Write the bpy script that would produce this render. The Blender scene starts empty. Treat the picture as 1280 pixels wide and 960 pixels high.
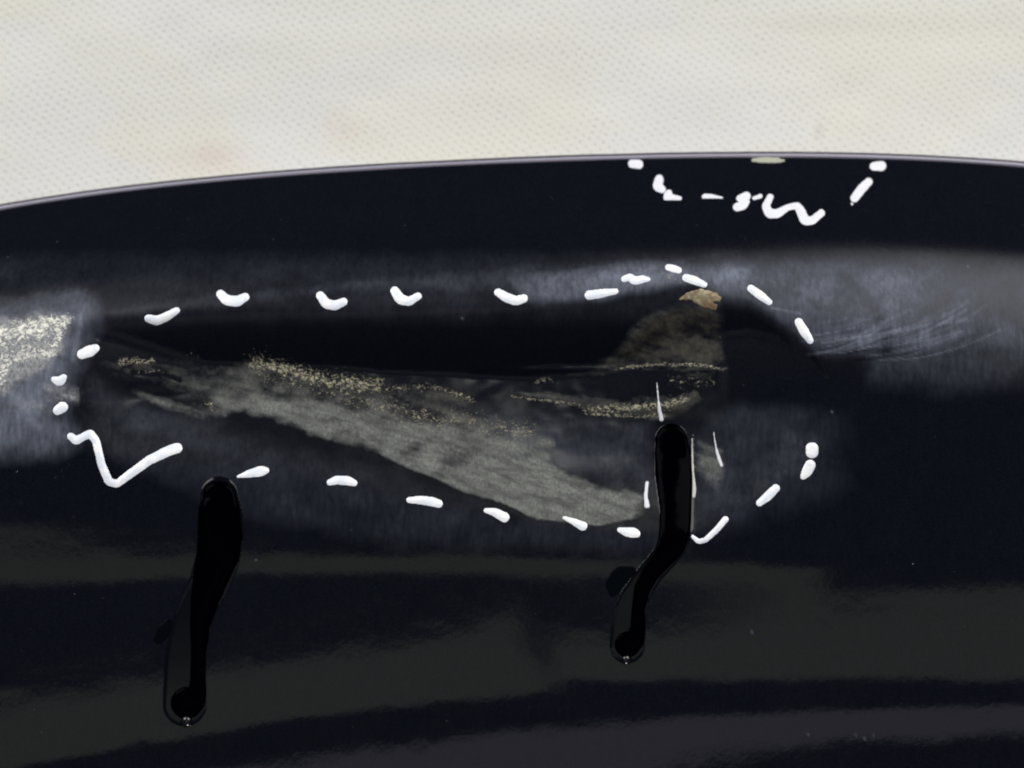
import bpy, math, random
import numpy as np
from mathutils import Vector

random.seed(4); np.random.seed(4)
sc = bpy.context.scene
COL = sc.collection

# ------------------------------------------------------------------ camera
S = 0.0002            # metres covered by one photo pixel at height 0
D = 0.450             # camera height above height 0
W, H = 1280.0, 960.0
cam_d = bpy.data.cameras.new('camera'); cam = bpy.data.objects.new('camera', cam_d); COL.objects.link(cam)
cam.location = (0, 0, D); cam.rotation_euler = (0, 0, 0)
cam_d.sensor_width = 36.0; cam_d.lens = 36.0 * D / (W * S)
cam_d.clip_start = 0.01; cam_d.clip_end = 50
cam_d.dof.use_dof = True; cam_d.dof.focus_distance = D + 0.004; cam_d.dof.aperture_fstop = 7.0
sc.camera = cam

# ------------------------------------------------------------------ dim room light
world = bpy.data.worlds.new('World'); sc.world = world; world.use_nodes = True
bg = world.node_tree.nodes['Background']
bg.inputs[0].default_value = (0.70, 0.74, 1.0, 1); bg.inputs[1].default_value = 0.10

def area(name, loc, target, sx, sy, radiance, color, spread=180):
    """rectangular lamp; radiance = brightness it shows in a mirror"""
    d = bpy.data.lights.new(name, 'AREA'); d.shape = 'RECTANGLE'; d.size = sx; d.size_y = sy
    d.energy = radiance * sx * sy * math.pi; d.color = color; d.spread = math.radians(spread)
    o = bpy.data.objects.new(name, d); COL.objects.link(o); o.location = loc
    o.rotation_euler = (Vector(target) - Vector(loc)).to_track_quat('-Z', 'Y').to_euler()
    return o

def lamp_at(name, ang_y, ang_x, dist, sx, sy, radiance, color, spread=180):
    a, b = math.radians(ang_y), math.radians(ang_x)
    v = Vector((math.sin(b), math.sin(a) * math.cos(b), math.cos(a) * math.cos(b))).normalized() * dist
    return area(name, v, (0, 0, 0), sx, sy, radiance, color, spread)

for wx, ww, wl in ((0.82, 1.20, 7.6), (-1.22, 1.08, 7.6)):      # two unseen lamps added, spaced so the middle of the ridge mirrors dark
    area('added_key_lamp', (wx, 1.18, 0.92), (wx * 0.25, 0, 0), ww, 0.85, wl, (1.0, 0.985, 0.955))
lamp_at('added_glint_lamp', -77, 2, 1.2, 0.20, 0.20, 38.0, (1.0, 0.97, 0.92))  # unseen lamp added to put glints on the drip tips
# unseen dim strips added to mirror as soft bars in the lower shell
def bar(y, ang, width, radiance, color, x=0.0, length=2.6):
    o = area('added_band_lamp', (x, y, 1.5), (x, y, 0), length, width, radiance, color)
    o.rotation_euler = (0, 0, math.radians(ang)); return o
bar(-0.150, 13.0, 0.20, 0.72, (0.92, 1.0, 0.76), -0.36, 0.78)
bar(-0.030, 4.0, 0.14, 0.72, (0.92, 1.0, 0.76), 0.46, 0.86)
bar(-0.350, 12.5, 0.11, 1.0, (0.88, 0.78, 1.0), 0.1, 2.2)
bar(0.185, -9.0, 0.075, 0.62, (1.0, 1.0, 0.70), -0.45, 1.6)

sc.view_settings.view_transform = 'Standard'; sc.view_settings.look = 'None'
sc.view_settings.exposure = 0.0; sc.view_settings.gamma = 1.0
sc.render.engine = 'CYCLES'; sc.cycles.max_bounces = 6; sc.cycles.filter_width = 2.0

# ------------------------------------------------------------------ small numeric tools
def vnoise(x, y, seed=0):
    """smooth value noise, 0..1, lattice 1"""
    xi = np.floor(x).astype(np.int64); yi = np.floor(y).astype(np.int64)
    fx = x - xi; fy = y - yi
    fx = fx * fx * (3 - 2 * fx); fy = fy * fy * (3 - 2 * fy)
    def h(a, b):
        n = (a * 374761393 + b * 668265263 + seed * 1442695041) & 0xffffffff
        n = ((n ^ (n >> 13)) * 1274126177) & 0xffffffff
        return ((n ^ (n >> 16)) & 0xffff) / 65535.0
    return (h(xi, yi) * (1 - fx) + h(xi + 1, yi) * fx) * (1 - fy) + (h(xi, yi + 1) * (1 - fx) + h(xi + 1, yi + 1) * fx) * fy

def fbm(x, y, seed=0, o=4):
    s = 0; a = 0.5
    for k in range(o):
        s = s + a * vnoise(x, y, seed + k); x = x * 2.03; y = y * 2.03; a *= 0.5
    return s / (1 - 0.5 ** o)

def sstep(a, b, x):
    t = np.clip((x - a) / (b - a), 0, 1); return t * t * (3 - 2 * t)

def poly_sd(u, v, pts):
    """signed distance to a polygon, positive inside"""
    pts = np.array(pts, float); best = np.full(u.shape, 1e9); inside = np.zeros(u.shape, bool)
    for i in range(len(pts)):
        a = pts[i]; b = pts[(i + 1) % len(pts)]
        e = b - a; L = e @ e + 1e-9
        t = np.clip(((u - a[0]) * e[0] + (v - a[1]) * e[1]) / L, 0, 1)
        best = np.minimum(best, np.hypot(u - a[0] - t * e[0], v - a[1] - t * e[1]))
        c = ((a[1] > v) != (b[1] > v)) & (u < (b[0] - a[0]) * (v - a[1]) / (b[1] - a[1] + 1e-12) + a[0])
        inside ^= c
    return np.where(inside, best, -best)

def line_d(u, v, pts):
    best = np.full(u.shape, 1e9)
    for (x0, y0), (x1, y1) in zip(pts[:-1], pts[1:]):
        ex, ey = x1 - x0, y1 - y0; L = ex * ex + ey * ey + 1e-9
        t = np.clip(((u - x0) * ex + (v - y0) * ey) / L, 0, 1)
        best = np.minimum(best, np.hypot(u - x0 - t * ex, v - y0 - t * ey))
    return best

def smin(a, b, k):
    h = np.clip(0.5 + 0.5 * (b - a) / k, 0, 1)
    return b * (1 - h) + a * h - k * h * (1 - h)

# ------------------------------------------------------------------ the shell's form (lengths in units of S)
RU = np.array([0, 100, 200, 320, 400, 500, 640, 800, 900, 1000, 1100, 1280.])
RV = np.array([262, 246, 233, 222, 216, 210, 203.5, 197.5, 195.5, 196, 199, 208.])
RC = np.polyfit((RU - 640) / 640, RV, 4)
def v_rim(u):
    q = (np.asarray(u, float) - 640) / 640; qc = np.clip(q, -1, 1)
    b = np.polyval(RC, qc); sl = np.polyval(np.polyder(RC), qc)
    d = q - qc
    return b + sl * d + 22 * d * d

TT = np.array([-5, 0, 60, 105, 132, 172, 215, 290, 390, 500, 620, 760, 900, 1200.])
TH = np.radians([43, 42, 40.5, 38, 32.5, 22, 15, 11, 8, 6.5, 4, 1, -4, -18.])
tg = np.arange(-5, 1201, 1.0); thg = np.interp(tg, TT, TH)
ker = np.ones(25) / 25; thg = np.convolve(np.pad(thg, 12, 'edge'), ker, 'valid')
zg = np.cumsum(np.tan(thg)); zg -= np.interp(450, tg, zg)

TOP = ([-60, 60, 100, 115, 150, 220, 330, 450, 560, 660, 760, 830, 868, 900, 935, 975, 1010, 1035, 1100],
       [430, 426, 415, 404, 398, 392, 388, 388, 386, 383, 372, 358, 358, 372, 378, 400, 430, 470, 560])
BOT = ([60, 90, 140, 250, 330, 430, 520, 620, 700, 780, 870, 940, 1000, 1035],
       [490, 540, 575, 590, 600, 615, 635, 650, 664, 672, 672, 640, 590, 520])
def dent(u, v):
    top = np.interp(u, *TOP); bot = np.interp(u, *BOT)
    wob = (fbm(u / 70, v / 40, 11, 3) - 0.5)
    d1 = (v - top) / 72.0
    d2 = (bot - v) / (150.0 + 25 * wob); d2 = d2 * 1.0
    d3 = (u - 85) / 190.0
    d4 = (1045 - u - 0.20 * (v - 450)) / 230.0
    m = smin(smin(d1, d2, 0.12), smin(d3, d4, 0.10), 0.13)
    e = np.interp(u, [80, 500, 840], [0.075, 0.06, 0.028])
    depth = 46 * e * np.logaddexp(0, np.clip(m / e, -60, 60))
    m = np.clip(m, 0, None)
    # sharp vertical crease at the right end
    step = sstep(893, 903, u + 0.02 * (v - 380)) * sstep(1015, 905, u) * sstep(362, 392, v) * sstep(520, 450, v)
    depth = depth + 0.0 * step
    # torn shelf under the crease
    sh = sstep(455, 462, v + 4 * wob) * sstep(530, 505, v) * sstep(620, 720, u) * sstep(915, 895, u)
    depth = depth - 4 * sh * np.clip(m * 3, 0, 1)
    # shallow cup at the lower right of the dent
    depth = depth + 9 * np.exp(-(((u - 760) / 90) ** 2 + ((v - 575) / 30) ** 2)) * np.clip(m * 4, 0, 1)
    depth = depth + 5 * np.exp(-(((u - 200) / 45) ** 2 + ((v - 497) / 13) ** 2)) * np.clip(m * 4, 0, 1)
    return depth, m

def height(u, v):
    t = v - v_rim(u)
    z = np.interp(t, tg, zg)
    d, m = dent(u, v)
    z = z - d
    # bulge of pushed-out material around the dent
    z = z + 5.0 * np.exp(-(((u - 1090) / 110) ** 2 + ((v - 400) / 42) ** 2))
    z = z + 4.0 * np.exp(-(((u - 20) / 60) ** 2 + ((v - 455) / 50) ** 2))
    # long gentle waves in the lower sheet
    low = sstep(640, 760, v)
    z = z + low * 0.55 * np.sin((v + 0.085 * (u - 640)) / 34.0 + 1.2 * np.sin(u / 330.0))
    z = z + 0.25 * (fbm(u / 90, v / 60, 5, 3) - 0.5)
    return z

def pos(u, v, lift=0.0):
    z = (height(u, v) + lift) * S
    k = (D - z) / D
    return np.stack([(u - W / 2) * S * k, (H / 2 - v) * S * k, z], -1)

def normal(u, v, e=1.2):
    a = pos(u + e, v) - pos(u - e, v); b = pos(u, v - e) - pos(u, v + e)
    n = np.cross(a, b); return n / np.linalg.norm(n, axis=-1, keepdims=True)

# ------------------------------------------------------------------ materials
def new_mat(name):
    m = bpy.data.materials.new(name); m.use_nodes = True
    nt = m.node_tree; return m, nt, nt.nodes['Principled BSDF']
def node(nt, kind, **kw):
    n = nt.nodes.new(kind)
    for k, v in kw.items():
        if k in ('operation', 'data_type', 'attribute_name', 'feature', 'noise_dimensions', 'blend_type', 'attribute_type'): setattr(n, k, v)
        else: n.inputs[k].default_value = v
    return n
def math_n(nt, op, a, b=None, clamp=False):
    n = nt.nodes.new('ShaderNodeMath'); n.operation = op; n.use_clamp = clamp
    for i, x in enumerate((a, b)):
        if x is None: continue
        if hasattr(x, 'is_linked') or hasattr(x, 'links'): nt.links.new(x, n.inputs[i])
        else: n.inputs[i].default_value = x
    return n.outputs[0]
def mixc(nt, f, a, b):
    n = nt.nodes.new('ShaderNodeMix'); n.data_type = 'RGBA'
    nt.links.new(f, n.inputs[0])
    for i, x in ((6, a), (7, b)):
        if isinstance(x, tuple): n.inputs[i].default_value = x + (1,)
        else: nt.links.new(x, n.inputs[i])
    return n.outputs[2]
def mixf(nt, f, a, b):
    n = nt.nodes.new('ShaderNodeMix'); n.data_type = 'FLOAT'; nt.links.new(f, n.inputs[0])
    for i, x in ((2, a), (3, b)):
        if isinstance(x, (int, float)): n.inputs[i].default_value = x
        else: nt.links.new(x, n.inputs[i])
    return n.outputs[0]
def ramp(nt, x, lo, hi):
    n = nt.nodes.new('ShaderNodeMapRange'); n.clamp = True; n.interpolation_type = 'SMOOTHSTEP'
    nt.links.new(x, n.inputs[0]); n.inputs[1].default_value = lo; n.inputs[2].default_value = hi
    return n.outputs[0]
def coords(nt, sx, sy, sz=1.0, rot=0.0):
    tc = nt.nodes.new('ShaderNodeTexCoord'); mp = nt.nodes.new('ShaderNodeMapping')
    mp.inputs['Scale'].default_value = (sx, sy, sz); mp.inputs['Rotation'].default_value = (0, 0, rot)
    nt.links.new(tc.outputs['Object'], mp.inputs[0]); return mp.outputs[0]
def noise(nt, vec, scale, detail=4, rough=0.55, dist=0.0):
    n = nt.nodes.new('ShaderNodeTexNoise'); nt.links.new(vec, n.inputs['Vector'])
    n.inputs['Scale'].default_value = scale; n.inputs['Detail'].default_value = detail
    n.inputs['Roughness'].default_value = rough; n.inputs['Distortion'].default_value = dist
    return n.outputs[0]
def attr(nt, name):
    n = nt.nodes.new('ShaderNodeAttribute'); n.attribute_name = name; return n.outputs['Fac']

def shell_material():
    m, nt, b = new_mat('black_gloss_with_scrapes'); L = nt.links.new
    iso = coords(nt, 1, 1)
    haze, bare, tan, dull = attr(nt, 'haze'), attr(nt, 'bare'), attr(nt, 'tan'), attr(nt, 'dull')
    warm, pale = attr(nt, 'warm'), attr(nt, 'pale')
    # pale haze for scuffs and painted highlights: vertical brushing plus clouds
    brush = noise(nt, coords(nt, 1, 0.22), 900, 5, 0.65)
    cloud = noise(nt, iso, 120, 5, 0.6, 0.6)
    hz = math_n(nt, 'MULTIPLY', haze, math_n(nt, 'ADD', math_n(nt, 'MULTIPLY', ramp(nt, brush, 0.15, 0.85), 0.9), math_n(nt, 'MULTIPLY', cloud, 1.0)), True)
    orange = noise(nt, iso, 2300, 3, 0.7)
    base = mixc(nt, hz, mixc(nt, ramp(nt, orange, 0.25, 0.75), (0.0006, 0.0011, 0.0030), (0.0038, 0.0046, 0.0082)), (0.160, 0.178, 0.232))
    # bare scraped material with ragged edge
    n1 = noise(nt, iso, 520, 5, 0.65)
    e = math_n(nt, 'ADD', bare, math_n(nt, 'MULTIPLY', math_n(nt, 'SUBTRACT', n1, 0.5), 0.45))
    bm = ramp(nt, e, 0.26, 0.80)
    g1 = noise(nt, coords(nt, 1, 0.5), 1500, 5, 0.7)
    rm = nt.nodes.new('ShaderNodeMapping'); rm.inputs['Rotation'].default_value = (0, 0, math.radians(18)); L(iso, rm.inputs[0])
    rs2 = nt.nodes.new('ShaderNodeMapping'); rs2.inputs['Scale'].default_value = (0.30, 1.2, 1.0); L(rm.outputs[0], rs2.inputs[0])
    g2 = noise(nt, rs2.outputs[0], 420, 6, 0.65)
    gcol = mixc(nt, ramp(nt, g1, 0.20, 0.80), (0.080, 0.084, 0.078), (0.235, 0.243, 0.226))
    gcol = mixc(nt, ramp(nt, g2, 0.25, 0.62), (0.070, 0.072, 0.070), gcol)
    gcol = mixc(nt, warm, gcol, mixc(nt, ramp(nt, n1, 0.3, 0.7), (0.020, 0.019, 0.015), (0.058, 0.053, 0.041)))
    gcol = mixc(nt, pale, gcol, mixc(nt, ramp(nt, g1, 0.3, 0.7), (0.13, 0.135, 0.145), (0.36, 0.37, 0.38)))
    mixg = nt.nodes.new('ShaderNodeMix'); mixg.data_type = 'RGBA'; mixg.blend_type = 'MIX'
    base = mixc(nt, math_n(nt, 'MULTIPLY', bm, math_n(nt, 'MULTIPLY', bare, 1.15, True), True), base, gcol)
    # pale yellowish grit
    g3 = mixf(nt, pale, noise(nt, coords(nt, 0.8, 1.0), 1250, 4, 0.62, 1.2), noise(nt, coords(nt, 0.8, 1.0), 760, 4, 0.6, 1.8))
    e2 = math_n(nt, 'ADD', tan, math_n(nt, 'MULTIPLY', math_n(nt, 'SUBTRACT', g3, 0.5), 2.6))
    tm = ramp(nt, e2, 0.55, 1.05)
    base = mixc(nt, tm, base, mixc(nt, pale, (0.35, 0.325, 0.235), (0.86, 0.85, 0.77)))
    # loose dust specks everywhere
    vo = nt.nodes.new('ShaderNodeTexVoronoi'); vo.inputs['Scale'].default_value = 210; L(iso, vo.inputs['Vector'])
    sp = math_n(nt, 'LESS_THAN', vo.outputs['Distance'], 0.028)
    rn = nt.nodes.new('ShaderNodeSeparateColor'); L(vo.outputs['Color'], rn.inputs[0])
    sp = math_n(nt, 'MULTIPLY', sp, math_n(nt, 'GREATER_THAN', rn.outputs[0], 0.95))
    base = mixc(nt, sp, base, (0.30, 0.31, 0.33))
    L(base, b.inputs['Base Color'])
    rgh = mixf(nt, math_n(nt, 'MULTIPLY', hz, 3.0, True), mixf(nt, dull, 0.035, 0.24), 0.42)
    rgh = mixf(nt, bm, rgh, 0.62)
    rgh = math_n(nt, 'ADD', rgh, math_n(nt, 'MULTIPLY', math_n(nt, 'SUBTRACT', cloud, 0.5), 0.04))
    L(rgh, b.inputs['Roughness'])
    b.inputs['IOR'].default_value = 1.45
    spec = mixf(nt, bm, mixf(nt, dull, 0.26, 0.17), 0.15); L(spec, b.inputs['Specular IOR Level'])
    bp = nt.nodes.new('ShaderNodeBump'); bp.inputs['Distance'].default_value = 0.0006
    hgt = math_n(nt, 'MULTIPLY', g1, bm)
    hgt = math_n(nt, 'ADD', hgt, math_n(nt, 'MULTIPLY', tm, 0.6))
    hgt = math_n(nt, 'ADD', hgt, math_n(nt, 'MULTIPLY', math_n(nt, 'MULTIPLY', brush, hz), 0.25))
    hgt = math_n(nt, 'ADD', hgt, math_n(nt, 'MULTIPLY', noise(nt, iso, 700, 3), 0.02))
    L(hgt, bp.inputs['Height']); bp.inputs['Strength'].default_value = 0.5
    L(bp.outputs[0], b.inputs['Normal'])
    return m

def simple(name, col, rough, spec=0.5, coat=0.0, ior=1.45, bump=None, metallic=0.0):
    m, nt, b = new_mat(name)
    vec = coords(nt, 1, 1); n = noise(nt, vec, 900, 3)
    c2 = tuple(min(1.0, c * 0.86) for c in col)
    nt.links.new(mixc(nt, n, c2, col), b.inputs['Base Color'])
    b.inputs['Roughness'].default_value = rough; b.inputs['Specular IOR Level'].default_value = spec
    b.inputs['Coat Weight'].default_value = coat; b.inputs['IOR'].default_value = ior; b.inputs['Metallic'].default_value = metallic
    if bump:
        bp = nt.nodes.new('ShaderNodeBump'); bp.inputs['Strength'].default_value = bump; bp.inputs['Distance'].default_value = 0.0003
        nt.links.new(noise(nt, vec, 1400, 3), bp.inputs['Height']); nt.links.new(bp.outputs[0], b.inputs['Normal'])
    return m

M_SHELL = shell_material()
M_WHITE = simple('white_glint_dab', (0.93, 0.95, 0.99), 0.30, 0.5, 0.3, bump=0.15)  # white colour stands in for bright glints along a liquid's edge
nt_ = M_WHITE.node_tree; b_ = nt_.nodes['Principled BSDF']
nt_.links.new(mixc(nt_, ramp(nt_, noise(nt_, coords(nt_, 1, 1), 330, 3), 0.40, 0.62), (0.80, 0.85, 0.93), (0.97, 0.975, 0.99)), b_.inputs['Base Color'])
M_WHITE2 = simple('thin_white_dab', (0.80, 0.81, 0.86), 0.40, bump=0.2)
M_GLINT = simple('painted_glint', (0.55, 0.54, 0.50), 0.40, bump=0.4)  # pale colour for the glint on the drip's edge
M_RIM = simple('rim_edge_plastic', (0.34, 0.32, 0.39), 0.25)
M_SEAM = simple('dark_rim_seam', (0.035, 0.032, 0.045), 0.35)
M_CHIP = simple('chipped_rim_primer', (0.42, 0.42, 0.34), 0.5, bump=0.5)
M_TAN = simple('torn_primer', (0.36, 0.30, 0.18), 0.6, bump=0.8)
nt_ = M_TAN.node_tree
c1_ = mixc(nt_, ramp(nt_, noise(nt_, coords(nt_, 1, 1), 420, 5, 0.65, 1.0), 0.32, 0.66), (0.20, 0.125, 0.065), (0.46, 0.42, 0.27))
nt_.links.new(c1_, nt_.nodes['Principled BSDF'].inputs['Base Color'])
M_DRIP = simple('black_liquid', (0.0003, 0.0003, 0.0012), 0.12, 0.008)
M_DRIP_SHADE = simple('painted_drip_shade', (0.0012, 0.0022, 0.0036), 0.3, 0.03)
M_BEAD = simple('glint_bead', (0.002, 0.002, 0.004), 0.2, 0.8)
M_FILM = simple('thin_wet_film', (0.0022, 0.0026, 0.0045), 0.12, 0.22)

def cloth_material():
    m, nt, b = new_mat('dimpled_white_cloth'); L = nt.links.new
    warp = noise(nt, coords(nt, 1, 1), 60, 2)
    tc = nt.nodes.new('ShaderNodeTexCoord')
    wn = nt.nodes.new('ShaderNodeTexNoise'); wn.inputs['Scale'].default_value = 330; wn.inputs['Detail'].default_value = 1
    L(tc.outputs['Object'], wn.inputs['Vector'])
    wv = nt.nodes.new('ShaderNodeVectorMath'); wv.operation = 'MULTIPLY_ADD'
    L(wn.outputs['Color'], wv.inputs[0]); wv.inputs[1].default_value = (0.0016, 0.0016, 0); L(tc.outputs['Object'], wv.inputs[2])
    mp = nt.nodes.new('ShaderNodeMapping'); mp.inputs['Rotation'].default_value = (0, 0, math.radians(-14)); L(wv.outputs[0], mp.inputs[0])
    sx = nt.nodes.new('ShaderNodeSeparateXYZ'); L(mp.outputs[0], sx.inputs[0])
    px, py = 0.0025, 0.0034
    ax = math_n(nt, 'SINE', math_n(nt, 'MULTIPLY', math_n(nt, 'ADD', sx.outputs[0], math_n(nt, 'MULTIPLY', sx.outputs[1], px / py)), 2 * math.pi / px))
    ay = math_n(nt, 'SINE', math_n(nt, 'MULTIPLY', math_n(nt, 'SUBTRACT', sx.outputs[0], math_n(nt, 'MULTIPLY', sx.outputs[1], px / py)), 2 * math.pi / px))
    dots = math_n(nt, 'MULTIPLY', math_n(nt, 'ADD', ax, 1.0), math_n(nt, 'ADD', ay, 1.0))   # 0..4
    dm = ramp(nt, math_n(nt, 'ADD', dots, math_n(nt, 'MULTIPLY', math_n(nt, 'SUBTRACT', noise(nt, coords(nt, 1, 1), 420, 3, 0.6), 0.5), 3.0)), 1.2, 3.8)
    fib = noise(nt, coords(nt, 1, 1), 1500, 4, 0.6)
    big = noise(nt, coords(nt, 1, 2.0), 14, 4, 0.6, 0.5)
    col = mixc(nt, ramp(nt, big, 0.38, 0.62), (0.825, 0.82, 0.785), (0.825, 0.815, 0.725))
    strength = math_n(nt, 'MULTIPLY', math_n(nt, 'ADD', ramp(nt, warp, 0.30, 0.7), 0.35), 0.20)
    col = mixc(nt, math_n(nt, 'MULTIPLY', dm, strength), col, (0.45, 0.45, 0.44))
    col = mixc(nt, math_n(nt, 'MULTIPLY', ramp(nt, fib, 0.35, 0.75), 0.10), col, (0.60, 0.60, 0.56))
    st = attr(nt, 'stain'); col = mixc(nt, st, col, (0.70, 0.57, 0.50))
    gs = attr(nt, 'smudge'); col = mixc(nt, gs, col, (0.42, 0.42, 0.38))
    L(col, b.inputs['Base Color']); b.inputs['Roughness'].default_value = 0.85; b.inputs['Specular IOR Level'].default_value = 0.2
    bp = nt.nodes.new('ShaderNodeBump'); bp.inputs['Distance'].default_value = 0.0003; bp.inputs['Strength'].default_value = 0.35
    L(math_n(nt, 'SUBTRACT', math_n(nt, 'MULTIPLY', fib, 0.5), dm), bp.inputs['Height']); L(bp.outputs[0], b.inputs['Normal'])
    return m
M_CLOTH = cloth_material()

# ------------------------------------------------------------------ mesh tools
def link_mesh(name, verts, faces, mat, parent=None, normals=None, attrs=None):
    me = bpy.data.meshes.new(name)
    me.from_pydata(np.asarray(verts).tolist(), [], faces if isinstance(faces, list) else faces.tolist())
    me.materials.append(mat); me.polygons.foreach_set('use_smooth', [True] * len(me.polygons))
    if attrs:
        for k, a in attrs.items():
            at = me.attributes.new(k, 'FLOAT', 'POINT'); at.data.foreach_set('value', np.asarray(a, np.float32))
    me.update()
    if normals is not None: me.normals_split_custom_set_from_vertices(np.asarray(normals).tolist())
    o = bpy.data.objects.new(name, me); COL.objects.link(o)
    if parent is not None: o.parent = parent
    return o

def thing(name, label, cat, group=None, loc=(0, 0, 0)):
    o = bpy.data.objects.new(name, None); COL.objects.link(o); o.location = loc; o.empty_display_size = 0.01
    o['label'] = label; o['category'] = cat
    if group: o['group'] = group
    return o

def blob(name, chains, mat, parent, k=0.35, base=-0.3, step=1.3, clip=None, rag=0.0, label=None, flat=None):
    """a raised dab lying on the shell; chains = lists of (u, v, radius)"""
    P = [p for c in chains for p in c]
    u0 = min(p[0] - p[2] for p in P) - 4; u1 = max(p[0] + p[2] for p in P) + 4
    v0 = min(p[1] - p[2] for p in P) - 4; v1 = max(p[1] + p[2] for p in P) + 4
    us = np.arange(u0, u1 + step, step); vs = np.arange(v0, v1 + step, step)
    U, V = np.meshgrid(us, vs)
    def field(U, V):
        best = np.full(U.shape, 1e9); hh = np.zeros(U.shape)
        for c in chains:
            # resample the chain smoothly
            c = np.array(c, float)
            if len(c) == 1: c = np.vstack([c, c + [0.01, 0, 0]])
            s = np.r_[0, np.cumsum(np.hypot(*(c[1:, :2] - c[:-1, :2]).T))]
            n = max(2, int(s[-1] / 1.0)); q = np.linspace(0, s[-1], n)
            R = np.stack([np.interp(q, s, c[:, i]) for i in range(3)], 1)
            if n > 8:
                w = 5; kk = np.ones(w) / w
                R = np.stack([np.convolve(np.pad(R[:, i], w // 2, 'edge'), kk, 'valid') for i in range(3)], 1)
            for x, y, r in R:
                d = np.hypot(U - x, V - y)
                best = np.minimum(best, d - r)
                hh = np.maximum(hh, np.sqrt(np.clip(r * r - d * d, 0, None)))
        if rag: best = best + rag * (fbm(U / 3.5, V / 3.5, 31, 2) - 0.5) * 2
        if clip is not None: best = np.maximum(best, clip(U, V))
        return best, hh
    F, Hh = field(U, V)
    e = 0.4
    gx = (field(U + e, V)[0] - field(U - e, V)[0]) / (2 * e); gy = (field(U, V + e)[0] - field(U, V - e)[0]) / (2 * e)
    g = np.hypot(gx, gy) + 1e-6; gx, gy = gx / g, gy / g
    inside = F <= 0
    quad = inside[:-1, :-1] | inside[1:, :-1] | inside[:-1, 1:] | inside[1:, 1:]
    near = F > 0
    Un = np.where(near, U - gx * F, U); Vn = np.where(near, V - gy * F, V)
    h = Hh * k if flat is None else np.minimum(Hh * k, flat * sstep(0, 5, -F) + 0.02)
    lift = np.where(near, base, h + 0.12)
    XYZ = pos(Un, Vn, lift)
    idx = -np.ones(U.shape, int); faces = []; vid = []
    ys, xs = np.nonzero(quad)
    used = np.zeros(U.shape, bool)
    for dy in (0, 1):
        for dx in (0, 1): used[ys + dy, xs + dx] = True
    idx[used] = np.arange(used.sum())
    vid = XYZ[used]
    f = np.stack([idx[ys, xs], idx[ys + 1, xs], idx[ys + 1, xs + 1], idx[ys, xs + 1]], 1)
    o = link_mesh(name, vid, f, mat, parent)
    if label: o['label'] = label
    return o

# ------------------------------------------------------------------ cloth under the shell
CZ = -0.052
def build_cloth():
    xs = np.r_[np.linspace(-0.6, -0.17, 20), np.linspace(-0.165, 0.165, 220), np.linspace(0.17, 0.6, 20)]
    ys = np.r_[np.linspace(-0.5, 0.03, 20), np.linspace(0.033, 0.13, 90), np.linspace(0.14, 0.6, 20)]
    X, Y = np.meshgrid(xs, ys)
    Z = CZ + 0.0016 * (fbm(X * 18, Y * 30, 3, 3) - 0.5)
    kk = D / (D - CZ); U = X * kk / S + W / 2; V = H / 2 - Y * kk / S
    st = 0.45 * sstep(0.35, 0.7, fbm(U / 30, V / 30, 8, 3) * 1.1) * np.maximum(np.exp(-(((U - 258) / 42) ** 2 + ((V - 196) / 18) ** 2)), 0.7 * np.exp(-(((U - 432) / 26) ** 2 + ((V - 155) / 18) ** 2)))
    st = np.maximum(st, 0.30 * np.maximum(np.exp(-(((U - 258) / 48) ** 2 + ((V - 198) / 18) ** 2)), 0.5 * np.exp(-(((U - 432) / 26) ** 2 + ((V - 155) / 18) ** 2))))
    sm = 0.30 * np.exp(-(((U - 1024) / 5) ** 2 + ((V - 164) / 9) ** 2))
    sm = np.maximum(sm, 0.07 * np.exp(-(((U - 1000) / 260) ** 2 + ((V - 30) / 12) ** 2)))
    n, m_ = X.shape
    i = np.arange(n * m_).reshape(n, m_)
    f = np.stack([i[:-1, :-1].ravel(), i[:-1, 1:].ravel(), i[1:, 1:].ravel(), i[1:, :-1].ravel()], 1)
    o = link_mesh('cloth', np.stack([X, Y, Z], -1).reshape(-1, 3), f, M_CLOTH, attrs={'stain': st.ravel(), 'smudge': sm.ravel()})
    o['kind'] = 'structure'; o['label'] = 'white dimpled cloth with faint pink stains behind the black shell'
build_cloth()

# ------------------------------------------------------------------ the shell
shell = thing('black_shell', 'glossy black curved shell with a long scraped dent outlined in white dashes', 'shell', loc=(0, 0, 0))

us = np.r_[np.arange(-420, -8, 14), np.arange(-8, 1290, 2.0), np.arange(1292, 1720, 14)]
ts = np.r_[np.arange(0, 510, 2.0), np.arange(510, 800, 4.0), np.arange(800, 1160, 12.0)]
U, Tt = np.meshgrid(us, ts); V = v_rim(U) + Tt
XYZ = pos(U, V); NRM = normal(U, V)

def pm(pts, f, amt=1.0, jit=6.0, sc_=28.0, seed=0):
    """soft polygon mask"""
    uu = U + jit * (fbm(U / sc_, V / sc_, 50 + seed, 3) - 0.5) * 2; vv = V + jit * (fbm(U / sc_, V / sc_, 70 + seed, 3) - 0.5) * 2
    return amt * sstep(-f, f, poly_sd(uu, vv, pts))

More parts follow.
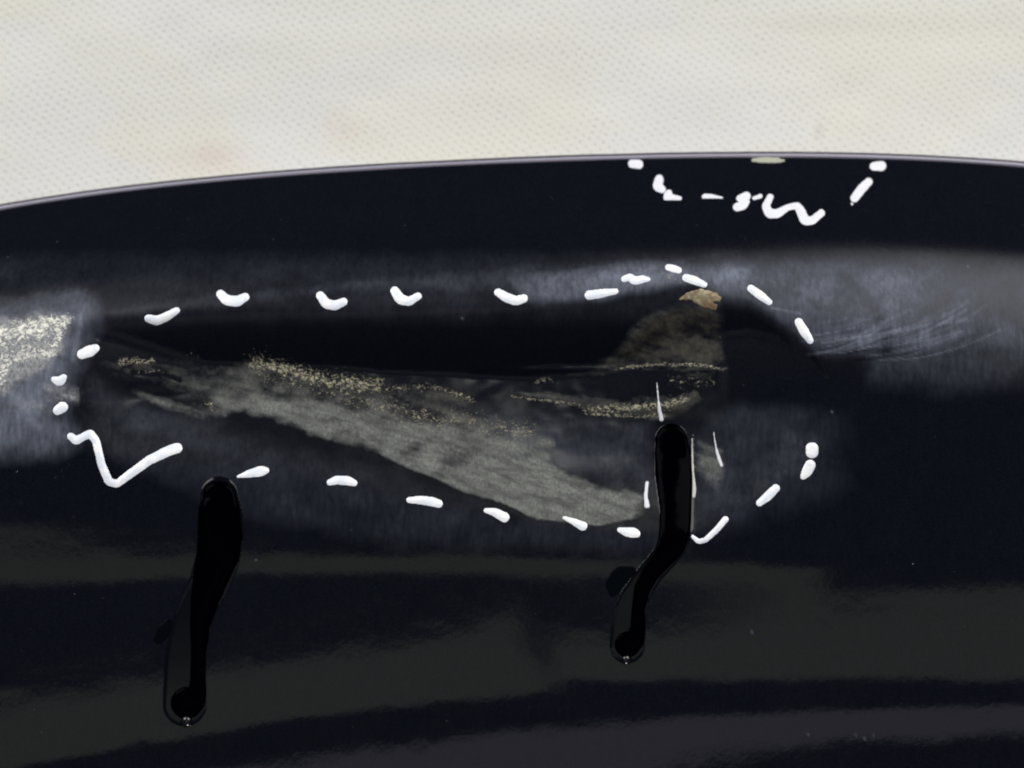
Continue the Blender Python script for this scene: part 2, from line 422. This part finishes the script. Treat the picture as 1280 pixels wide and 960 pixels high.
# --- pale haze: scuffed lacquer plus highlights painted into the colour
haze = np.zeros(U.shape)
def add(m): 
    global haze
    haze = np.maximum(haze, m)
add(pm([(-500, 385), (0, 385), (110, 378), (115, 400), (96, 420), (88, 470), (70, 520), (90, 545), (60, 558), (-500, 560)], 30, 0.74, seed=1))  # left highlight painted in as pale haze
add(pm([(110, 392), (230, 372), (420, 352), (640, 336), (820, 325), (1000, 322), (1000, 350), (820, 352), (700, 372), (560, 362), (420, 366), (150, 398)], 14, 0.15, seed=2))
add(pm([(640, 350), (760, 335), (860, 330), (940, 335), (940, 372), (860, 350), (760, 372), (660, 375)], 12, 0.62, seed=3))  # painted glow along the upper lip of the dent
add(pm([(900, 325), (1060, 322), (1290, 325), (1800, 330), (1800, 440), (1290, 446), (1160, 442), (1060, 432), (1015, 430), (960, 382), (905, 372), (880, 350)], 28, 0.46, seed=4) * (1 - 0.38 * sstep(1080, 1240, U)) * sstep(300, 350, V))  # scuffs, with the right ridge highlight painted in
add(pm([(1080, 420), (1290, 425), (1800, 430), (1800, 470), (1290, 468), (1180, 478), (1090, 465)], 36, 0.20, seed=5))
add(pm([(880, 515), (960, 500), (1040, 520), (1040, 600), (940, 640), (870, 650), (868, 560)], 48, 0.13, seed=6))
add(pm([(600, 520), (800, 530), (812, 600), (700, 590), (600, 560)], 32, 0.15, seed=7))
add(pm([(300, 540), (500, 600), (640, 650), (860, 670), (860, 690), (500, 680), (300, 640), (110, 560), (100, 510)], 20, 0.075, seed=8))
add(pm([(110, 470), (160, 500), (280, 530), (230, 560), (120, 540)], 20, 0.12, seed=9))
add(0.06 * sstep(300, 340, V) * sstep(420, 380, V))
# fine bruise strokes swept round the right end of the dent
rs = np.random.RandomState(7)
for k in range(46):
    x0 = rs.uniform(1000, 1120); y0 = rs.uniform(405, 450); L_ = rs.uniform(50, 150); a = rs.uniform(0.10, 0.40)
    pts = [(x0 + L_ * q, y0 - L_ * q * (0.02 + a * q) + 3 * (1 - q)) for q in np.linspace(0, 1, 6)]
    d = line_d(U, V, pts); haze = haze + rs.uniform(-0.06, 0.36) * np.exp(-(d / rs.uniform(0.8, 1.8)) ** 2)
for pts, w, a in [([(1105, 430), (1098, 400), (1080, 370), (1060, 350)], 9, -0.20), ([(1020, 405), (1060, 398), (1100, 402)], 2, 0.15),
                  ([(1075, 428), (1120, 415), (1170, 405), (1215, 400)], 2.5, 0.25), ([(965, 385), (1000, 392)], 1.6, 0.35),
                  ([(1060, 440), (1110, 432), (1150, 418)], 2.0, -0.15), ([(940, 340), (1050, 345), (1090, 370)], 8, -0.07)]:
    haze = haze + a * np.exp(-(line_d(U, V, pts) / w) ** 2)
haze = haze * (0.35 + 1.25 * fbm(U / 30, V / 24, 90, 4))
haze = haze * (1 - pm([(898, 372), (940, 390), (1008, 436), (1080, 460), (1060, 520), (960, 505), (890, 510), (905, 460)], 14, 0.9, seed=12))
haze = np.clip(haze, 0.008, 1)
drk = pm([(1560, 400), (1110, 470), (1290, 465), (1560, 470)], 10, 1.0)
depth, dm = dent(U, V)

for x, y in ((578, 398), (281, 519), (400, 541), (1040, 515), (1210, 333), (940, 790), (1070, 920), (1081, 923), (1092, 921), (1010, 918), (320, 700), (122, 425)):
    haze = haze + 0.5 * np.exp(-(np.hypot(U - x, V - y) / 1.4) ** 2)
haze = haze + 0.3 * np.exp(-(line_d(U, V, [(101, 396), (99, 410), (97, 425), (92, 448)]) / 3.5) ** 2)  # curved highlight edge painted beside the left patch
# --- bare scraped zones
bare = np.zeros(U.shape)
P_DIAG = [(116, 453), (150, 444), (187, 444), (231, 437), (256, 441), (281, 456), (312, 444), (337, 447), (359, 462), (400, 469), (450, 472), (503, 476), (556, 485), (590, 500),
          (592, 515), (637, 525), (681, 540), (695, 552), (692, 575), (712, 592), (762, 609), (806, 616), (808, 638), (787, 648), (744, 657), (703, 652), (659, 643), (625, 626),
          (578, 613), (540, 597), (510, 585), (478, 569), (440, 558), (400, 549), (369, 534), (331, 522), (300, 516), (281, 525), (244, 523), (200, 512), (162, 487), (125, 462)]
P_SHELF = [(640, 478), (700, 462), (760, 455), (830, 452), (900, 448), (906, 462), (880, 500), (855, 523), (800, 524), (740, 515), (690, 500), (640, 494)]
P_WALL = [(855, 374), (898, 380), (904, 400), (906, 456), (840, 456), (745, 462), (775, 430), (800, 400), (830, 382)]
P_LEFT = [(-500, 400), (0, 394), (50, 389), (82, 391), (94, 402), (88, 422), (76, 442), (58, 462), (28, 480), (0, 500), (-500, 520)]
P_SPOT = [(868, 590), (870, 545), (905, 560), (908, 600), (895, 615)]
bare = np.maximum(bare, pm(P_DIAG, 11, 1.0, 4, 16, 21) * (0.50 + 0.58 * sstep(-25, 75, V - np.interp(U, [110, 330, 600, 800], [430, 450, 530, 590])) - 0.12 * sstep(300, 260, U)))
bare = np.maximum(bare, pm([(636, 488), (700, 492), (770, 497), (830, 494), (870, 488), (880, 500), (855, 523), (800, 526), (740, 517), (690, 503)], 7, 0.62, 4, 14, 22))
bare = np.maximum(bare, pm([(670, 474), (740, 462), (800, 453), (860, 451), (903, 456), (905, 466), (860, 466), (800, 464), (740, 472)], 5, 0.42, 3, 14, 27))
bare = np.maximum(bare, pm([(835, 466), (900, 462), (890, 488), (850, 490)], 8, 0.42, 3, 14, 28))
bare = np.maximum(bare, pm(P_WALL, 20, 0.72, 4, 18, 23))
bare = np.maximum(bare, pm(P_LEFT, 16, 1.0, 7, 18, 24))
bare = np.maximum(bare, pm(P_SPOT, 12, 0.60, 4, 14, 25))
bare = np.maximum(bare, pm([(60, 470), (120, 480), (180, 520), (90, 515), (0, 525), (0, 500)], 16, 0.5, 5, 18, 26))
bare = bare * (0.50 + 0.95 * fbm(U / 24 + V / 60, V / 15, 33, 5))
along = U * 0.95 + V * 0.30; across = -0.30 * U + 0.95 * V
bare = bare * (0.52 + 0.92 * fbm(along / 60, across / 8.0, 44, 5)) * np.where(U < 100, 1.0, 0.74 + 0.28 * sstep(400, 680, U)) * (1 - 0.10 * sstep(420, 250, U) * (U > 95))
bare = bare + 0.30 * np.exp(-(line_d(U, V, [(478, 567), (510, 583), (540, 595), (578, 611), (625, 623), (659, 641), (703, 650), (744, 655), (787, 646)]) / 3.0) ** 2)
bare = bare - 0.45 * np.exp(-(((U - 205) / 40) ** 2 + ((V - 492 - 0.25 * (U - 205)) / 6) ** 2)) - 0.5 * np.exp(-((line_d(U, V, [(165, 466), (205, 468), (225, 476)]) / 2.2) ** 2))
bare = np.clip(bare, 0, 1)

# --- yellowish grit lines
tan = np.zeros(U.shape)
def tline(pts, w, a):
    global tan
    tan = np.maximum(tan, min(0.73, 1.22 * a) * np.exp(-(line_d(U, V, pts) / w) ** 2))
tline([(315, 452), (345, 458), (400, 474), (470, 482)], 14, 0.62)
tline([(470, 486), (545, 484), (590, 500)], 6, 0.50)
tline([(330, 466), (420, 492), (520, 520), (600, 530), (660, 540)], 20, 0.42)
tline([(150, 452), (190, 452)], 7, 0.60); tline([(170, 465), (205, 464)], 3, 0.42); tline([(235, 440), (250, 446)], 6, 0.30)
tline([(262, 505), (268, 512)], 7, 0.55); tline([(670, 476), (690, 474)], 5, 0.42); tline([(640, 495), (680, 500), (725, 506)], 3, 0.75)
tline([(735, 512), (780, 510), (830, 507), (858, 498)], 8, 0.60); tline([(740, 517), (800, 521), (830, 520)], 4, 0.62)
tline([(770, 460), (830, 455), (880, 456), (902, 462)], 3.5, 0.62); tline([(840, 475), (890, 478)], 10, 0.40)
tline([(898, 395), (902, 450)], 2.2, 0.36); tline([(812, 338), (830, 344), (852, 352)], 5, 0.42)
tline([(866, 545), (868, 585)], 2, 0.5)
tan = np.maximum(tan, pm([(-500, 402), (0, 405), (60, 392), (92, 392), (80, 425), (70, 445), (20, 458), (0, 495), (-500, 510)], 8, 0.82, 5, 16, 40))
tan = tan - 0.30 * np.exp(-((line_d(U, V, [(-400, 455), (0, 440), (60, 425)]) / 12) ** 2)) * (U < 80)

nr, nc = U.shape
I = np.arange(nr * nc).reshape(nr, nc)
F = np.stack([I[:-1, :-1], I[1:, :-1], I[1:, 1:], I[:-1, 1:]], -1)          # (nr-1, nc-1, 4)
Uc = (U[:-1, :-1] + U[1:, 1:]) / 2; Vc = (V[:-1, :-1] + V[1:, 1:]) / 2
region = np.zeros(Uc.shape, int)
region[dent(Uc, Vc)[1] > 0.01] = 1
def setreg(pts, k, g=0):
    region[poly_sd(Uc, Vc, pts) > g] = k
setreg(P_WALL, 4); setreg(P_SHELF, 3); setreg(P_DIAG, 2); setreg(P_LEFT, 5)
allv = XYZ.reshape(-1, 3); alln = NRM.reshape(-1, 3)
tt_ = V - v_rim(U)
dull = sstep(-12, 25, V - np.interp(U, *TOP)) * sstep(-40, 30, np.interp(U, *BOT) - V) * sstep(20, 90, U) * (0.25 + 0.75 * sstep(1000, 880, U)) * sstep(1110, 1000, U)
dull = np.maximum(dull, sstep(85, 130, tt_) * sstep(330, 230, tt_))
warm = np.maximum(pm(P_WALL, 14, 1.0), pm([(630, 480), (700, 455), (905, 445), (905, 500), (855, 528), (740, 520)], 10, 0.8))
warm = np.maximum(warm, 0.65 * sstep(55, 0, V - np.interp(U, [110, 330, 600, 800], [442, 446, 500, 600])) * (U > 100) * (U < 640))
pale = sstep(110, 92, U)  # lighter colours at far left imitate glare
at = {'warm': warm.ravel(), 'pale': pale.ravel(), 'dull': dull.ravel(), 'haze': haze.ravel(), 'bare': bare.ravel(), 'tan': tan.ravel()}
for k, nm, lab in ((0, 'outer_skin', None), (1, 'dent', 'long dark dent with a sharp upper edge'), (2, 'scraped_patch', 'long grey scrape running diagonally across the dent floor'),
                   (3, 'scraped_patch', 'brown gritty tear at the right end of the dent'), (4, 'scraped_patch', 'brown rubbed wall beside the vertical crease'),
                   (5, 'scraped_patch', 'gritty scrape at the left edge of the shell with glare painted in')):
    ff = F[region == k]
    if not len(ff): continue
    ids, inv = np.unique(ff, return_inverse=True); inv = inv.reshape(ff.shape)
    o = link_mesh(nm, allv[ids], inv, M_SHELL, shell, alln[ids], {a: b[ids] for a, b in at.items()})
    if lab: o['label'] = lab

# side walls of the shell down to the cloth (left, right, near side and under the rim)
def skirt(line, name='side_wall'):
    n = len(line); low = line.copy(); low[:, 2] = CZ + 0.0012
    vv = np.vstack([line, low]); f = [(i, i + n, i + n + 1, i + 1) for i in range(n - 1)]
    link_mesh(name, vv, f, M_SHELL, shell, attrs={'haze': np.full(2 * n, .02), 'bare': np.zeros(2 * n), 'tan': np.full(2 * n, -1.), 'dull': np.zeros(2 * n), 'warm': np.zeros(2 * n), 'pale': np.zeros(2 * n)})
skirt(XYZ[::4, 0]); skirt(XYZ[::4, -1][::-1]); skirt(XYZ[-1])

# rim: a small rounded bead that closes the upper edge, then an inward wall below it
ru = np.r_[np.arange(-420, 0, 10), np.arange(0, 1282, 4.0), np.arange(1290, 1720, 10)]
rv = v_rim(ru); C0 = pos(ru, rv - 1.0)
tang = np.gradient(C0, axis=0); tang /= np.linalg.norm(tang, axis=1, keepdims=True)
up = np.array([0, 0, 1.0]); out = np.cross(up, tang); out /= np.linalg.norm(out, axis=1, keepdims=True)
rad = S * (3.2 + 0.6 * fbm(ru / 60, ru * 0, 6, 2))
rings = []
for a in np.linspace(-60, 250, 15):
    ca, sa = math.cos(math.radians(a)), math.sin(math.radians(a))
    rings.append(C0 + out * (rad * ca)[:, None] * 1.0 + up * (rad * sa)[:, None] - up * S * 0.5)
R = np.stack(rings, 0); n1, n2 = R.shape[:2]; J = np.arange(n1 * n2).reshape(n1, n2)
f = np.stack([J[:-1, :-1].ravel(), J[:-1, 1:].ravel(), J[1:, 1:].ravel(), J[1:, :-1].ravel()], 1)
seam = [C0 + out * (rad + 0.9 * S + 1.9 * S * math.cos(a))[:, None] + up * (S * (1.9 * math.sin(a) - 1.5)) for a in np.radians(np.linspace(-80, 200, 9))]
Q = np.stack(seam, 0); J2 = np.arange(9 * n2).reshape(9, n2)
link_mesh('rim_seam', Q.reshape(-1, 3), np.stack([J2[:-1, :-1].ravel(), J2[:-1, 1:].ravel(), J2[1:, 1:].ravel(), J2[1:, :-1].ravel()], 1), M_SEAM, shell)
o = link_mesh('rim', R.reshape(-1, 3), f, M_RIM, shell); o['label'] = 'thin pale rounded edge along the top of the shell'
w0 = R[0].copy(); w1 = w0.copy(); w1[:, 1] -= 0.006; w1[:, 2] = CZ + 0.0012
n = len(w0); link_mesh('side_wall', np.vstack([w0, w1]), [(i, i + 1, i + n + 1, i + n) for i in range(n - 1)], M_RIM, shell)

# chipped spot on the rim, torn corner of primer in the crease
blob('rim_chip', [[(940, 200, 1.5), (952, 200, 4), (966, 200, 4.4), (980, 201, 2.0)]], M_CHIP, shell, k=0.5, step=0.8, rag=1.3, label='pale chipped spot on the rim')
blob('primer_flake', [[(850, 374, 2), (862, 370, 5), (876, 368, 7), (890, 371, 7), (898, 373, 4)], [(870, 374, 5), (884, 379, 6), (893, 384, 4)]], M_TAN, shell, k=0.18, rag=1.4, step=1.0,
     label='tan flake of bared primer at the top of the crease', clip=lambda u, v: (u - 902) )

# ------------------------------------------------------------------ white glints, modelled as raised white dabs
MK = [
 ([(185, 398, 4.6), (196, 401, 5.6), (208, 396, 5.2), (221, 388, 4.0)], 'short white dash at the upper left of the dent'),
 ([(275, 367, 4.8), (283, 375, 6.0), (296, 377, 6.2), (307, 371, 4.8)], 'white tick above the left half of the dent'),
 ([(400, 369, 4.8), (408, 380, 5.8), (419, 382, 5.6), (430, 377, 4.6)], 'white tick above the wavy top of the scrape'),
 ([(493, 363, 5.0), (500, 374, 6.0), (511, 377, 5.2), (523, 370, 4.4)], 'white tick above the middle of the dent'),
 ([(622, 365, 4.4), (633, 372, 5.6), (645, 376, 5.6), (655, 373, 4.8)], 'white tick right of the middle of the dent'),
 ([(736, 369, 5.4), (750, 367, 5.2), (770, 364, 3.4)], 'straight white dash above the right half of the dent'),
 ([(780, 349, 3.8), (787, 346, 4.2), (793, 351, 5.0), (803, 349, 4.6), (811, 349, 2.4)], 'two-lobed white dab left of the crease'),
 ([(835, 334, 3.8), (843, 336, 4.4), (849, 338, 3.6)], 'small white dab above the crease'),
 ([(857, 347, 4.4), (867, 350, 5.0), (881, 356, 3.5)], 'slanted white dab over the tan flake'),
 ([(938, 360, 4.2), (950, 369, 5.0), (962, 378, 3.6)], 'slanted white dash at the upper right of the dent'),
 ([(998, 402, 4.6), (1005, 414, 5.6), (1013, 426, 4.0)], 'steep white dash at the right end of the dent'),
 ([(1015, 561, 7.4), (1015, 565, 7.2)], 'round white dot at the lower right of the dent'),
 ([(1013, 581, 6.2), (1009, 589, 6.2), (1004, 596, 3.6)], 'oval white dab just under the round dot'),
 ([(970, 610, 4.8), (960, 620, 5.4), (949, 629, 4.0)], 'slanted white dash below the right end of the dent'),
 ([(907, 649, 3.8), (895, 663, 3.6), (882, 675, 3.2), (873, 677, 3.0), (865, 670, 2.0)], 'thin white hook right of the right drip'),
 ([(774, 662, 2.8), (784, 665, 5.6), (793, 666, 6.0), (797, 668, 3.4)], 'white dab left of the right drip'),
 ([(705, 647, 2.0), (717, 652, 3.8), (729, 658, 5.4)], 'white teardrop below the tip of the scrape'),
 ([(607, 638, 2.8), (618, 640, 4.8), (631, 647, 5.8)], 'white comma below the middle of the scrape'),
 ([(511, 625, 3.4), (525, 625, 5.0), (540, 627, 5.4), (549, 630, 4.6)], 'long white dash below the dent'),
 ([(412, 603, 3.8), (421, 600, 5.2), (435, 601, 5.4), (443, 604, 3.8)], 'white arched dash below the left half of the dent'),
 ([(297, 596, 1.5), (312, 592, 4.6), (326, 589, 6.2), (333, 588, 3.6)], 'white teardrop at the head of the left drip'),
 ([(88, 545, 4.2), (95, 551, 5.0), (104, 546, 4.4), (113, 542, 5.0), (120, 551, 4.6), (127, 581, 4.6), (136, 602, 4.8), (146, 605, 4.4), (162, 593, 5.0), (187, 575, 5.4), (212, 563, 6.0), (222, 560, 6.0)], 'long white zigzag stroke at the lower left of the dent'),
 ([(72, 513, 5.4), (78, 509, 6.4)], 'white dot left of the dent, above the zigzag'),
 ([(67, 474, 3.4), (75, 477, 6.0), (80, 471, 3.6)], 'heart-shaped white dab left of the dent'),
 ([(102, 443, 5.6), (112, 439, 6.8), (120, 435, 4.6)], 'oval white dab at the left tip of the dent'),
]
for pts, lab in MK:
    blob('glint_dab', [[(a, b, c * 1.13) for a, b, c in pts]], M_WHITE, shell, k=0.5, flat=1.1, step=1.0, label=lab, rag=0.25)
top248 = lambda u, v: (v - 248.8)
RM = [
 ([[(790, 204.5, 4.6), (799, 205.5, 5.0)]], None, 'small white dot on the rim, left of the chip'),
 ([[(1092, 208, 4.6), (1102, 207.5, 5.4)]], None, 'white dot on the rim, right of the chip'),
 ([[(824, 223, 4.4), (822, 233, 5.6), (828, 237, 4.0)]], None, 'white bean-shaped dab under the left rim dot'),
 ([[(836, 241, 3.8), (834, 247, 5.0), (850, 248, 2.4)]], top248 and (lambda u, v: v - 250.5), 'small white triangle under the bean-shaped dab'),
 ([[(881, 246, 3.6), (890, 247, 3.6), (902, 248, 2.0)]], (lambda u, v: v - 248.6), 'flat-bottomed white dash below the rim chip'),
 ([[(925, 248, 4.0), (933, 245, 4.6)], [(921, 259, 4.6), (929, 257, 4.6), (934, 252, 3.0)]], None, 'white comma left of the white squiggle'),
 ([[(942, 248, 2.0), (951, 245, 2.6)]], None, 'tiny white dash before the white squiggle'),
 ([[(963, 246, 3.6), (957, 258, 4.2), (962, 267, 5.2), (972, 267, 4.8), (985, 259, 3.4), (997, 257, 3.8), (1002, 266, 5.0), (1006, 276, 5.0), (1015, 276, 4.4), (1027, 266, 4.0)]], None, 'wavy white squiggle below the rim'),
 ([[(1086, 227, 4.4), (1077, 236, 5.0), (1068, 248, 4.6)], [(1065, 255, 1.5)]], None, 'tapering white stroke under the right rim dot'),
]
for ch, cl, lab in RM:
    blob('glint_dab', [[(a, b, c * 1.22) for a, b, c in q] for q in ch], M_WHITE2, shell, k=0.4, flat=0.9, step=1.0, label=lab, clip=cl, rag=0.2)
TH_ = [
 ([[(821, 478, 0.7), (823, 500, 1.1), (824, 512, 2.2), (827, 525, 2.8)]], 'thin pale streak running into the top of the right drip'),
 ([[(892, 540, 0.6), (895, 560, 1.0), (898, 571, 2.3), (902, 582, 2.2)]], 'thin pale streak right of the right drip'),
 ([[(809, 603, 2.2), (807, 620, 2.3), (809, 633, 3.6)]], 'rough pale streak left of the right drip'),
 ([[(865, 548, 1.0), (866, 590, 1.6), (868, 612, 2.8), (867, 621, 2.2)]], 'pale residue line along the right drip'),  # light on the drip's edge, modelled as a pale line
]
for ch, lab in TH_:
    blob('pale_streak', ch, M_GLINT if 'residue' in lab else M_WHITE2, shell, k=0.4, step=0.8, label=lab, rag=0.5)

# ------------------------------------------------------------------ the two drips
def drip(label, body, film, tip, side):
    u0, v0 = body[0][0][:2]
    p0 = pos(np.array(u0, float), np.array(v0, float))
    t = thing('liquid_drip', label, 'drip', 'black drips running down from the dent')
    blob('wet_edge', film, M_FILM, t, k=0.4, step=1.2, flat=0.9)
    blob('drip_body', body, M_DRIP, t, k=0.30, step=1.1)
    blob('drip_shade', side, M_DRIP_SHADE, t, k=0.12, step=1.2, rag=1.0)  # dark patch modelled for the drip's shadow and reflection
    blob('bead', tip, M_BEAD, t, k=0.9, base=0.5, step=0.45)  # small bead added at the tip to catch a glint
    return t
drip('long black drip running down the left side below the white zigzag',
     [[(270, 618, 17), (277, 618, 17), (274, 640, 26), (275, 670, 28), (273, 692, 27), (264, 720, 23), (256, 750, 18), (250, 780, 13), (248, 815, 10), (247, 850, 10), (246, 866, 12), (240, 876, 17), (233, 879, 21)]],
     [[(274, 618, 23.5), (277, 645, 27), (277, 670, 28.5), (272, 700, 28), (262, 728, 26), (250, 752, 24.5), (241, 775, 24.5), (235, 800, 25.5), (232, 825, 26.5), (231, 850, 27), (231, 881, 28)]], [[(233, 901.5, 7.5)]], [[(212, 778, 6), (204, 790, 9), (198, 800, 6)]])
drip('kinked black drip crossing the right end of the dent and the dashes',
     [[(839, 549, 20), (841, 570, 23), (843, 600, 23), (845, 630, 20), (844, 660, 20), (840, 680, 18), (826, 700, 14), (812, 718, 12), (803, 735, 11), (798, 760, 9), (797, 785, 10), (793, 800, 13), (784, 806, 17)]],
     [[(839, 549, 21), (842, 590, 25), (846, 640, 22), (846, 660, 21.5), (841, 680, 19), (830, 697, 17), (815, 714, 16.5), (802, 732, 17), (793, 748, 19), (788, 765, 21), (785, 785, 22), (784, 808, 22.5)]], [[(783, 824.5, 6.5)]], [[(790, 713, 6), (776, 719, 12), (768, 729, 11), (766, 742, 5)]])
